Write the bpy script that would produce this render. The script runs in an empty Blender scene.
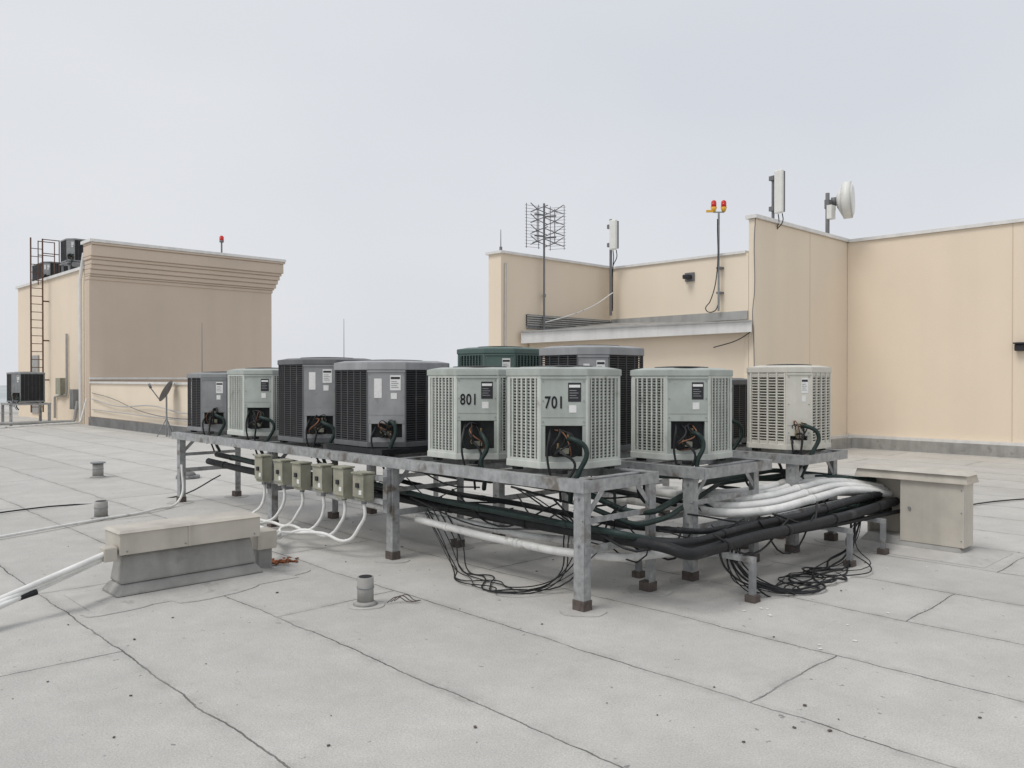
import bpy, bmesh, math, random
from mathutils import Matrix, Vector
random.seed(7)
scene=bpy.context.scene
# ---------------------------------------------------------------- materials
def mat(name,col,rough=.7,metal=0,ns=6.0,na=.12,bump=0,bs=60,streak=0,dirt=None,spec=.3,sfreq=3):
    m=bpy.data.materials.new(name); m.use_nodes=True
    nt=m.node_tree; N=nt.nodes; L=nt.links
    b=N['Principled BSDF']; b.inputs['Roughness'].default_value=rough; b.inputs['Metallic'].default_value=metal
    b.inputs['Specular IOR Level'].default_value=spec
    tc=N.new('ShaderNodeTexCoord')
    n=N.new('ShaderNodeTexNoise'); n.inputs['Scale'].default_value=ns; n.inputs['Detail'].default_value=6; n.inputs['Roughness'].default_value=.6
    L.new(tc.outputs['Object'],n.inputs['Vector'])
    mr=N.new('ShaderNodeMapRange'); mr.inputs[1].default_value=.3; mr.inputs[2].default_value=.7
    mr.inputs[3].default_value=1-na; mr.inputs[4].default_value=1+na*.6
    L.new(n.outputs['Fac'],mr.inputs[0])
    mul=N.new('ShaderNodeVectorMath'); mul.operation='SCALE'; mul.inputs[0].default_value=col[:3]
    L.new(mr.outputs[0],mul.inputs['Scale'])
    out=mul.outputs[0]
    if streak:
        mp=N.new('ShaderNodeMapping'); mp.inputs['Scale'].default_value=(sfreq,sfreq,sfreq*.06)
        L.new(tc.outputs['Object'],mp.inputs[0])
        n2=N.new('ShaderNodeTexNoise'); n2.inputs['Scale'].default_value=2.2; n2.inputs['Detail'].default_value=5
        L.new(mp.outputs[0],n2.inputs['Vector'])
        r2=N.new('ShaderNodeMapRange'); r2.inputs[1].default_value=.45; r2.inputs[2].default_value=.75
        r2.inputs[3].default_value=1; r2.inputs[4].default_value=1-streak
        L.new(n2.outputs['Fac'],r2.inputs[0])
        s=N.new('ShaderNodeVectorMath'); s.operation='SCALE'; L.new(out,s.inputs[0]); L.new(r2.outputs[0],s.inputs['Scale']); out=s.outputs[0]
    if dirt:
        n3=N.new('ShaderNodeTexNoise'); n3.inputs['Scale'].default_value=dirt[1]; n3.inputs['Detail'].default_value=8
        L.new(tc.outputs['Object'],n3.inputs['Vector'])
        r3=N.new('ShaderNodeMapRange'); r3.inputs[1].default_value=dirt[2]; r3.inputs[2].default_value=dirt[2]+.12
        L.new(n3.outputs['Fac'],r3.inputs[0])
        mx=N.new('ShaderNodeMix'); mx.data_type='RGBA'; L.new(r3.outputs[0],mx.inputs[0]); L.new(out,mx.inputs[6]); mx.inputs[7].default_value=(*dirt[0],1)
        out=mx.outputs[2]
    L.new(out,b.inputs['Base Color'])
    if bump:
        nb=N.new('ShaderNodeTexNoise'); nb.inputs['Scale'].default_value=bs; nb.inputs['Detail'].default_value=4
        L.new(tc.outputs['Object'],nb.inputs['Vector'])
        bp=N.new('ShaderNodeBump'); bp.inputs['Strength'].default_value=bump; bp.inputs['Distance'].default_value=.01
        L.new(nb.outputs['Fac'],bp.inputs['Height']); L.new(bp.outputs[0],b.inputs['Normal'])
    return m

def roof_mat():
    m=bpy.data.materials.new('roof_membrane'); m.use_nodes=True
    nt=m.node_tree; N=nt.nodes; L=nt.links; b=N['Principled BSDF']
    b.inputs['Roughness'].default_value=.85; b.inputs['Specular IOR Level'].default_value=.2
    tc=N.new('ShaderNodeTexCoord')
    nw=N.new('ShaderNodeTexNoise'); nw.inputs['Scale'].default_value=.8; nw.inputs['Detail'].default_value=8; nw.inputs['Roughness'].default_value=.65
    L.new(tc.outputs['Object'],nw.inputs['Vector'])
    sub=N.new('ShaderNodeVectorMath'); sub.operation='SUBTRACT'; L.new(nw.outputs['Color'],sub.inputs[0]); sub.inputs[1].default_value=(.5,.5,.5)
    sc=N.new('ShaderNodeVectorMath'); sc.operation='SCALE'; sc.inputs['Scale'].default_value=.15; L.new(sub.outputs[0],sc.inputs[0])
    ad=N.new('ShaderNodeVectorMath'); ad.operation='ADD'; L.new(tc.outputs['Object'],ad.inputs[0]); L.new(sc.outputs[0],ad.inputs[1])
    mp=N.new('ShaderNodeMapping'); mp.inputs['Rotation'].default_value=(0,0,math.radians(90)); mp.inputs['Location'].default_value=(.35,.28,0)
    L.new(ad.outputs[0],mp.inputs[0])
    def brick(ms,sm):
        br=N.new('ShaderNodeTexBrick'); br.inputs['Scale'].default_value=1; br.inputs['Brick Width'].default_value=4.7
        br.inputs['Row Height'].default_value=.98; br.inputs['Mortar Size'].default_value=ms; br.inputs['Mortar Smooth'].default_value=sm
        br.inputs['Color1'].default_value=(.955,.955,.955,1); br.inputs['Color2'].default_value=(1.025,1.025,1.025,1); br.inputs['Mortar'].default_value=(.98,.98,.98,1)
        br.offset=.37; L.new(mp.outputs[0],br.inputs['Vector']); return br
    br=brick(.006,.4); br2=brick(.09,1)
    def noise(s,d=6,r=.6,vec=None):
        n=N.new('ShaderNodeTexNoise'); n.inputs['Scale'].default_value=s; n.inputs['Detail'].default_value=d; n.inputs['Roughness'].default_value=r
        L.new(vec or tc.outputs['Object'],n.inputs['Vector']); return n
    def mrange(src,a,bb,c,d):
        r=N.new('ShaderNodeMapRange'); r.inputs[1].default_value=a; r.inputs[2].default_value=bb; r.inputs[3].default_value=c; r.inputs[4].default_value=d
        L.new(src,r.inputs[0]); return r.outputs[0]
    def mul(a,bb):
        x=N.new('ShaderNodeMath'); x.operation='MULTIPLY'; L.new(a,x.inputs[0])
        if isinstance(bb,(int,float)): x.inputs[1].default_value=bb
        else: L.new(bb,x.inputs[1])
        return x.outputs[0]
    big=mrange(noise(.35,5).outputs['Fac'],.3,.7,.89,1.06)
    mid=mrange(noise(1.9,9,.75).outputs['Fac'],.32,.68,.88,1.06)
    fine=mrange(noise(110,3,.7).outputs['Fac'],.3,.7,.80,1.14)
    grit=mrange(noise(26,5,.8).outputs['Fac'],.64,.74,1,.72)
    speck=mrange(noise(14,2,.6).outputs['Fac'],.71,.73,1,.55)
    # scuffs: stretched noise along the strips
    ms=N.new('ShaderNodeMapping'); ms.inputs['Scale'].default_value=(5,.9,1); ms.inputs['Rotation'].default_value=(0,0,.15); L.new(tc.outputs['Object'],ms.inputs[0])
    scuff=mrange(noise(1.3,8,.8,ms.outputs[0]).outputs['Fac'],.60,.76,1,.80)
    seamvar=mrange(noise(1.1,4).outputs['Fac'],.34,.55,.4,1)
    seam=mrange(mul(br.outputs['Fac'],seamvar),0,1,1,.32)
    halo=mrange(mul(br2.outputs['Fac'],mrange(noise(5,7,.8).outputs['Fac'],.42,.62,0,1)),0,1,1,.80)
    f=mul(mul(mul(mul(mul(mul(mul(big,mid),fine),grit),speck),seam),halo),scuff)
    c0=N.new('ShaderNodeVectorMath'); c0.operation='SCALE'; c0.inputs[0].default_value=(.545,.535,.51); L.new(f,c0.inputs['Scale'])
    c1=N.new('ShaderNodeVectorMath'); c1.operation='MULTIPLY'; L.new(c0.outputs[0],c1.inputs[0]); L.new(br.outputs['Color'],c1.inputs[1])
    tint=N.new('ShaderNodeMix'); tint.data_type='RGBA'; L.new(mrange(noise(.8,6,.7).outputs['Fac'],.52,.72,0,.35),tint.inputs[0])
    L.new(c1.outputs[0],tint.inputs[6]); tint.inputs[7].default_value=(.42,.40,.365,1)
    L.new(tint.outputs[2],b.inputs['Base Color'])
    h1=mul(br.outputs['Fac'],-1.0)
    a2=N.new('ShaderNodeMath'); a2.operation='ADD'; L.new(h1,a2.inputs[0]); L.new(mul(noise(70,4,.7).outputs['Fac'],.7),a2.inputs[1])
    a3=N.new('ShaderNodeMath'); a3.operation='ADD'; L.new(a2.outputs[0],a3.inputs[0]); L.new(mul(noise(1.6,4).outputs['Fac'],3.4),a3.inputs[1])
    bp=N.new('ShaderNodeBump'); bp.inputs['Strength'].default_value=.7; bp.inputs['Distance'].default_value=.012
    L.new(a3.outputs[0],bp.inputs['Height']); L.new(bp.outputs[0],b.inputs['Normal'])
    return m

M={}
M['roof']=roof_mat()
M['patch']=mat('roof_patch',(.47,.46,.44),.85,0,4,.14,.6,60,dirt=((.33,.32,.30),7,.60))
M['flash']=mat('roof_flashing_grey',(.34,.335,.32),.85,0,3,.2,.5,30,streak=.2,dirt=((.22,.215,.205),5,.60))
M['flashdk']=mat('dark_base_flashing',(.19,.19,.19),.8,0,3,.25,.4,30)
M['cream']=mat('stucco_cream',(.79,.68,.545),.9,0,.35,.04,.35,90,streak=.04,sfreq=.7)
M['cream2']=mat('stucco_cream_light',(.79,.69,.56),.9,0,.35,.04,.35,90,streak=.04,sfreq=.7)
M['tan']=mat('stucco_tan',(.60,.50,.41),.9,0,.35,.05,.35,90,streak=.05,sfreq=.7)  # tan with the front face's shadow tone put into the colour
M['joint']=mat('stucco_joint',(.62,.51,.40),.9,0,.6,.05)
M['coping']=mat('white_metal_coping',(.74,.73,.71),.45,.1,3,.08,0,streak=.12)
M['copingg']=mat('grey_metal_coping',(.40,.40,.39),.5,.2,3,.12,0,streak=.15)
M['galv']=mat('galvanised_steel',(.41,.42,.425),.5,.35,18,.3,.15,60,streak=.2,dirt=((.19,.17,.15),7,.57))
M['galvd']=mat('galvanised_steel_dull',(.28,.29,.30),.6,.3,14,.25,.15,60,dirt=((.14,.12,.11),7,.6))
M['foot']=mat('rusty_foot',(.12,.10,.09),.9,0,20,.4,.5,60)
M['rust']=mat('rust',(.25,.09,.04),.95,0,20,.5,.8,60)
M['green']=mat('unit_paint_greygreen',(.56,.585,.545),.5,0,5,.12,0,streak=.2,dirt=((.32,.32,.28),7,.63))
M['greend']=mat('unit_paint_greygreen_top',(.41,.445,.415),.5,0,5,.15,0,streak=.2,dirt=((.28,.29,.26),6,.64))
M['teal']=mat('unit_paint_green',(.10,.15,.135),.5,0,5,.12,0)
M['core']=mat('coil_dark',(.022,.024,.025),.7,0,30,.3)  # dark coil; also painted as the shade inside openings
M['wire']=mat('grille_dark_paint',(.075,.075,.08),.5,0,5,.2,dirt=((.14,.135,.125),6,.62))
M['dgrey']=mat('unit_paint_darkgrey',(.14,.145,.15),.5,0,5,.15,0,streak=.25,dirt=((.22,.215,.205),6,.64))
M['mgrey']=mat('unit_paint_midgrey',(.27,.28,.285),.5,0,5,.15,0,streak=.25,dirt=((.19,.185,.175),6,.64))
M['lgrey']=mat('unit_top_lightgrey',(.34,.345,.355),.5,0,5,.15,0,streak=.2,dirt=((.24,.24,.23),6,.64))
M['beige']=mat('unit_paint_beige',(.62,.605,.54),.5,0,5,.1,0,streak=.15,dirt=((.40,.37,.31),8,.65))
M['black']=mat('black_rubber',(.018,.019,.021),.55,0,10,.3,.3,60,dirt=((.07,.07,.07),4,.6))
M['blackg']=mat('black_green_insulation',(.02,.038,.034),.5,0,10,.3,.3,60)
M['white']=mat('white_pipe_wrap',(.76,.76,.74),.55,0,8,.15,.3,40,dirt=((.40,.39,.36),6,.60))
M['conduit']=mat('grey_conduit',(.5,.5,.5),.45,.3,8,.1)
M['sheet']=mat('beige_sheet_metal',(.55,.515,.455),.45,.15,4,.12,.05,8,streak=.15,dirt=((.38,.35,.30),9,.68))
M['disc']=mat('disconnect_box_paint',(.37,.365,.29),.55,.1,8,.2,0,streak=.25)
M['label']=mat('label_white',(.75,.75,.74),.5,0,50,.1)
M['labelk']=mat('label_black',(.03,.03,.035),.5,0,50,.1)
M['ink']=mat('stencil_ink',(.015,.015,.02),.7,0,50,.1)
M['copper']=mat('copper_pipe',(.22,.11,.07),.5,.6,8,.3)
M['brass']=mat('brass',(.28,.22,.12),.5,.6,8,.3)
M['red']=mat('red_glass',(.55,.02,.015),.2,0,8,.1,spec=.5)
M['yellow']=mat('yellow_paint',(.75,.42,.06),.5,0,8,.1)
M['antw']=mat('antenna_radome',(.72,.72,.69),.4,0,8,.05)
M['antg']=mat('antenna_grey',(.18,.18,.19),.5,.2,8,.1)
M['brown']=mat('brown_ladder_paint',(.15,.085,.06),.7,.1,12,.3)
M['far']=mat('distant_land',(.46,.49,.50),.95,0,.004,.15)  # pale colour has distance haze painted in

# ---------------------------------------------------------------- builder
class B:
    def __init__(s,name,loc=(0,0,0)):
        s.e=bpy.data.objects.new(name,None); s.e.location=loc; s.e.empty_display_size=.2
        scene.collection.objects.link(s.e); s.parts={}; s.inv=Matrix.Translation(loc).inverted(); s.smooth=set()
    def bm(s,part,m):
        if part not in s.parts: s.parts[part]=(bmesh.new(),m)
        return s.parts[part][0]
    def box(s,part,m,x0,x1,y0,y1,z0,z1,T=None):
        bm=s.bm(part,m); c=((x0+x1)/2,(y0+y1)/2,(z0+z1)/2)
        X=Matrix.Translation(c)@Matrix.Diagonal((abs(x1-x0),abs(y1-y0),abs(z1-z0),1))
        if T is not None: X=T@X
        bmesh.ops.create_cube(bm,size=1,matrix=X)
    def cyl(s,part,m,p,q,r,r2=None,seg=16):
        bm=s.bm(part,m); p=Vector(p);q=Vector(q);d=q-p
        X=Matrix.Translation((p+q)/2)@d.to_track_quat('Z','Y').to_matrix().to_4x4()
        bmesh.ops.create_cone(bm,cap_ends=True,segments=seg,radius1=r,radius2=r if r2 is None else r2,depth=d.length,matrix=X)
        if r>.03: s.smooth.add(part)
    def sph(s,part,m,c,r,sc=(1,1,1)):
        bm=s.bm(part,m); bmesh.ops.create_uvsphere(bm,u_segments=16,v_segments=10,radius=r,matrix=Matrix.Translation(c)@Matrix.Diagonal((*sc,1))); s.smooth.add(part)
    def prism(s,part,m,pts,z0,z1,pts2=None):
        bm=s.bm(part,m); pts2=pts2 or pts
        lo=[bm.verts.new((x,y,z0)) for x,y in pts]; hi=[bm.verts.new((x,y,z1)) for x,y in pts2]
        n=len(pts)
        for i in range(n): bm.faces.new((lo[i],lo[(i+1)%n],hi[(i+1)%n],hi[i]))
        bm.faces.new(hi); bm.faces.new(lo[::-1])
    def tube(s,part,m,pts,r,fil=.08,bez=False,res=2):
        cu=bpy.data.curves.new(part,'CURVE'); cu.dimensions='3D'; cu.bevel_depth=r; cu.bevel_resolution=res; cu.use_fill_caps=True
        if bez:
            sp=cu.splines.new('BEZIER'); sp.bezier_points.add(len(pts)-1)
            for bp,p in zip(sp.bezier_points,pts): bp.co=p; bp.handle_left_type=bp.handle_right_type='AUTO'
            cu.resolution_u=6
        else:
            P=[Vector(p) for p in pts]; out=[P[0]]
            for i in range(1,len(P)-1):
                a=P[i-1]-P[i]; c=P[i+1]-P[i]; f=min(fil,a.length*.45,c.length*.45)
                A=P[i]+a.normalized()*f; C=P[i]+c.normalized()*f
                for k in range(6):
                    t=k/5; out.append((1-t)**2*A+2*t*(1-t)*P[i]+t*t*C)
            out.append(P[-1])
            sp=cu.splines.new('POLY'); sp.points.add(len(out)-1)
            for q,p in zip(sp.points,out): q.co=(*p,1)
        o=bpy.data.objects.new(part,cu); cu.materials.append(m); scene.collection.objects.link(o)
        o.parent=s.e; o.matrix_parent_inverse=s.inv; return o
    def text(s,part,m,body,T,size,sx=.75):
        cu=bpy.data.curves.new(part,'FONT'); cu.body=body; cu.size=size; cu.extrude=.001; cu.offset=size*.018; cu.align_x='CENTER'; cu.align_y='CENTER'
        cu.space_character=1.1
        cu.materials.append(m); o=bpy.data.objects.new(part,cu); scene.collection.objects.link(o)
        o.parent=s.e; o.matrix_parent_inverse=s.inv
        o.matrix_basis=T@Matrix.Rotation(math.pi/2,4,'X')@Matrix.Diagonal((sx,1,1,1)); return o
    def done(s,bevel={}):
        for part,(bm,m) in s.parts.items():
            bmesh.ops.recalc_face_normals(bm,faces=bm.faces)
            me=bpy.data.meshes.new(part); bm.to_mesh(me); bm.free(); me.materials.append(m)
            o=bpy.data.objects.new(part,me); scene.collection.objects.link(o); o.parent=s.e; o.matrix_parent_inverse=s.inv
            if part in s.smooth:
                for p in me.polygons: p.use_smooth=len(p.vertices)==4
            if part in bevel:
                md=o.modifiers.new('b','BEVEL'); md.width=bevel[part]; md.segments=2; md.limit_method='ANGLE'
        return s.e

# ---------------------------------------------------------------- camera
cam=bpy.data.cameras.new('camera'); co=bpy.data.objects.new('camera',cam); scene.collection.objects.link(co)
cam.sensor_width=36; cam.lens=820/1024*36; cam.clip_end=8000; cam.clip_start=.05
co.location=(0,0,1.6); co.rotation_euler=(math.radians(90-.42),0,math.radians(-43.95)); scene.camera=co

# ---------------------------------------------------------------- world + sun
w=bpy.data.worlds.new('World'); scene.world=w; w.use_nodes=True; nt=w.node_tree; N=nt.nodes; L=nt.links
bg=N['Background']
sky=N.new('ShaderNodeTexSky'); sky.sky_type='NISHITA'; sky.sun_disc=False
SE=math.radians(56); sdir=Vector((-.93,.1,0)).normalized()*math.cos(SE)+Vector((0,0,math.sin(SE)))
sky.sun_elevation=SE; sky.sun_rotation=math.atan2(sdir.x,sdir.y); sky.dust_density=6; sky.air_density=1
tc=N.new('ShaderNodeTexCoord'); nz=N.new('ShaderNodeTexNoise'); nz.inputs['Scale'].default_value=1.3; nz.inputs['Detail'].default_value=3
mp=N.new('ShaderNodeMapping'); mp.inputs['Scale'].default_value=(1,1,2.0); L.new(tc.outputs['Generated'],mp.inputs[0]); L.new(mp.outputs[0],nz.inputs['Vector'])
cr=N.new('ShaderNodeValToRGB'); cr.color_ramp.elements[0].position=.3; cr.color_ramp.elements[0].color=(6.9,7.2,7.75,1)
cr.color_ramp.elements[1].position=.7; cr.color_ramp.elements[1].color=(7.9,8.05,8.35,1)
L.new(nz.outputs['Fac'],cr.inputs[0])
mx=N.new('ShaderNodeMix'); mx.data_type='RGBA'; mx.inputs[0].default_value=.94; L.new(sky.outputs[0],mx.inputs[6]); L.new(cr.outputs[0],mx.inputs[7])
L.new(mx.outputs[2],bg.inputs['Color']); bg.inputs['Strength'].default_value=.1
sl=bpy.data.lights.new('sun','SUN'); sl.energy=1.5; sl.angle=math.radians(25); sl.color=(1,.965,.91)
so=bpy.data.objects.new('sun',sl); scene.collection.objects.link(so); so.rotation_euler=sdir.to_track_quat('Z','Y').to_euler(); so.location=(-20,10,30)
scene.view_settings.view_transform='Standard'; scene.view_settings.look='None'; scene.view_settings.exposure=0

# ---------------------------------------------------------------- ground / terrain
def sheet(name,m,x0,x1,y0,y1,z):
    me=bpy.data.meshes.new(name); me.from_pydata([(x0,y0,z),(x1,y0,z),(x1,y1,z),(x0,y1,z)],[],[(0,1,2,3)]); me.materials.append(m)
    o=bpy.data.objects.new(name,me); scene.collection.objects.link(o); return o
sheet('flat_roof_ground',M['roof'],-25,60,-25,60,0)
sheet('distant_terrain',M['far'],-4000,4000,-4000,4000,-30)
def blob(b,part,m,x,y,r,z=.004,h=.004,ry=None):
    ry=ry or r; n=18; ph=random.random()*6
    pts=[(x+r*(1+.12*math.sin(3*a+ph)+random.uniform(-.06,.06))*math.cos(a),y+ry*(1+.12*math.sin(2*a+ph)+random.uniform(-.06,.06))*math.sin(a)) for a in [2*math.pi*i/n for i in range(n)]]
    b.prism(part,m,pts,z-.003,z+h)

# ---------------------------------------------------------------- buildings
HB=4.72; HD=4.07
b=B('penthouse_building',(16,10,0))
b.box('wall_right',M['cream'],18.75,19.15,-14,8.28,.26,HB)
b.box('wall_return',M['cream2'],14.6,19.15,8.283,8.42,.26,HB+.012)
b.box('wall_recess',M['cream2'],14.6,14.95,8.423,11.93,.26,HD)
b.box('wall_left',M['cream'],11.2,14.95,11.933,12.3,.26,HD+.02)
b.box('coping',M['coping'],18.70,19.2,-14,8.22,HB,HB+.07)
b.box('coping_b',M['coping'],14.55,19.2,8.225,8.47,HB+.014,HB+.085)
b.box('coping_d',M['coping'],14.56,15.0,8.475,11.87,HD,HD+.05)
b.box('coping_e',M['coping'],11.15,15.0,11.875,12.35,HD+.02,HD+.07)
b.box('base_flashing',M['flash'],18.6,18.747,-14,8.1,0,.235); b.box('counter_flashing',M['coping'],18.66,18.746,-14,8.2,.237,.30)
b.box('base_flashing_b',M['flash'],14.45,18.6,8.1,8.28,0,.235); b.box('counter_flashing_b',M['coping'],14.5,18.655,8.2,8.28,.237,.30)
b.box('base_flashing_b2',M['flashdk'],14.3,14.6,8.29,11.9,0,.24)
b.box('base_flashing_e',M['flashdk'],11.1,14.3,11.75,12.35,0,.24)
for y in (4.9,1.2,-3): b.box('control_joint',M['joint'],18.744,18.75,y,y+.014,.3,HB-.003)
b.box('control_joint_b',M['joint'],16.9,16.912,8.279,8.283,.3,HB-.003)
A=(11.75,11.9); C=(14.55,8.34)
n=Vector((-(A[1]-C[1]),-(C[0]-A[0]))).normalized()
def pt(t,o,z): return (A[0]+(C[0]-A[0])*t+n.x*o, A[1]+(C[1]-A[1])*t+n.y*o, z)
def hexa(bm,q):
    v=[bm.verts.new(p) for p in q]
    for f in ((0,1,2,3),(4,5,6,7),(0,1,5,4),(1,2,6,5),(2,3,7,6),(3,0,4,7)): bm.faces.new([v[i] for i in f])
hexa(b.bm('canopy_fascia',M['coping']),[pt(0,0,2.30),pt(1,0,2.50),pt(1,.12,2.50),pt(0,.12,2.30),pt(0,0,2.52),pt(1,0,2.70),pt(1,.12,2.70),pt(0,.12,2.52)])
hexa(b.bm('canopy_gutter',M['copingg']),[pt(0,-.02,2.521),pt(1,-.02,2.701),pt(1,.16,2.701),pt(0,.16,2.521),pt(0,-.02,2.55),pt(1,-.02,2.73),pt(1,.16,2.73),pt(0,.16,2.55)])
bm=b.bm('canopy_roof',M['flash'])
v=[bm.verts.new(p) for p in [pt(0,-.03,2.54),pt(1,-.03,2.72),(14.59,11.92,2.86)]]; bm.faces.new(v)
hexa(b.bm('lower_wall',M['cream']),[pt(.03,-.25,.2),pt(.99,-.25,.2),pt(.99,-.15,.2),pt(.03,-.15,.2),pt(.03,-.25,2.42),pt(.99,-.25,2.55),pt(.99,-.15,2.55),pt(.03,-.15,2.42)])
for i in range(5): b.box('louvre_band',M['copingg'],11.9,14.58,11.87-.012*i,11.93,2.68+.045*i,2.71+.045*i)
b.box('louvre_back',M['galvd'],11.9,14.58,11.9,11.931,2.62,2.91)
b.box('wall_flash_d',M['copingg'],14.56,14.6,8.43,11.86,2.76,2.93)
b.tube('wall_cable',M['antg'],[(14.585,8.26,HB+.05),(14.57,8.28,4.3),(14.565,8.27,3.3),(14.55,8.3,2.9),(14.56,8.28,2.3),(14.57,8.27,1.2)],.009,bez=True)
b.tube('wall_cable_b',M['black'],[(14.5,8.32,2.5),(14.35,8.5,2.35),(14.1,8.9,2.2)],.010,bez=True)
b.tube('wall_conduit',M['conduit'],[(11.3,11.9,3.9),(11.28,11.9,1.2)],.02)
b.tube('wall_loop',M['white'],[(12.3,11.8,2.75),(12.9,11.75,2.9),(13.8,11.7,3.2),(14.3,11.6,3.5)],.012,bez=True)
b.done({'wall_return':.012,'wall_right':.01})

b=B('roof_parapet_wall',(9,25,0))
b.box('wall',M['cream2'],9.0,9.35,20.2,29.9,.3,1.42); b.box('coping',M['coping'],8.95,9.4,20.15,29.9,1.42,1.48)
b.box('flash',M['flashdk'],8.93,8.998,20.15,29.9,0,.28)
b.box('wall2',M['cream2'],9.353,18.7,20.2,20.55,.3,1.42); b.box('coping2',M['coping'],9.403,18.7,20.15,20.6,1.42,1.48); b.box('flash2',M['flashdk'],9.0,18.7,20.1,20.198,0,.28)
b.tube('cable',M['conduit'],[(8.95,29.6,.9),(8.9,27,.72),(8.9,24,.8),(8.9,22,.66),(8.93,20.3,.7)],.018,bez=True)
b.tube('cable2',M['antg'],[(8.95,29.6,1.1),(8.9,27.5,.95),(8.9,25,.62),(8.9,22.5,.5),(8.93,20.3,.55)],.012,bez=True)
b.tube('cable3',M['conduit'],[(8.95,29.6,.55),(8.9,25,.5),(8.93,20.3,.42)],.016,bez=True)
b.done()

b=B('elevator_penthouse',(12,34,0))
b.box('front_wall',M['tan'],9.02,15.73,30.07,30.5,0,6.1)
b.box('body',M['cream'],9.05,15.6,30.503,39.5,0,5.36)
b.box('body_coping',M['coping'],8.97,15.7,30.56,39.6,5.36,5.46)
prof=[(4.95,5.07,.05),(5.07,5.14,.10),(5.14,5.30,.16),(5.30,5.46,.22),(5.46,5.62,.28),(5.62,5.72,.34),(5.72,6.10,.40),(6.10,6.18,.46)]
for i,(z0,z1,o) in enumerate(prof):
    b.box('cornice',M['tan'],9.02-(.02 if o<.3 else .06),15.73+o*.8,30.07-o,30.52,z0,z1)
b.box('cornice_cap',M['coping'],8.9,15.73+.38,30.07-.48,30.6,6.181,6.28)
b.box('white_band',M['coping'],9.0,15.75,30.0,30.069,1.55,1.62)
b.tube('downpipe',M['coping'],[(9.0,30.55,5.9),(8.93,30.75,5.0),(8.93,30.75,.1)],.06)
b.tube('conduit',M['copingg'],[(8.98,32.5,3.2),(8.98,32.5,1.0),(8.98,34,.9),(8.98,34,.1)],.04)
b.box('door',M['copingg'],8.99,9.05,36.3,37.4,.2,2.5)
b.box('meter_box',M['disc'],8.85,9.04,32.8,33.4,1.0,1.6)
b.box('meter_box2',M['mgrey'],8.85,9.04,31.3,31.7,.5,1.2)
b.done({'cornice':.03})

b=B('access_ladder',(8.6,34.9,0))
for x in (8.42,8.82): b.box('rail',M['brown'],x-.022,x+.022,34.87,34.92,.3,6.9)
z=.5
while z<6.7: b.cyl('rungs',M['brown'],(8.42,34.9,z),(8.82,34.9,z),.014,seg=8); z+=.3
for z in (6.35,6.88):
    b.box('guard',M['brown'],8.82,9.4,34.88,34.91,z-.015,z+.015); b.box('guard',M['brown'],8.82,9.4,35.5,35.53,z-.015,z+.015)
for y in (34.89,35.51): b.box('guard_post',M['brown'],9.38,9.41,y-.015,y+.015,5.46,6.9)
b.box('guard_post',M['brown'],8.81,8.84,35.5,35.53,5.2,6.9)
for z in (1.5,3,4.5): b.box('bracket',M['brown'],8.82,9.03,34.87,34.92,z,z+.05)
b.done()

b=B('low_boundary_wall',(0,44,0))
b.box('wall',M['cream'],-20,9,43,43.4,.4,2.3); b.box('coping',M['copingg'],-20,9.05,42.95,43.45,2.3,2.4); b.box('base',M['flash'],-20,9,42.9,42.997,0,.95)
b.done()

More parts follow.
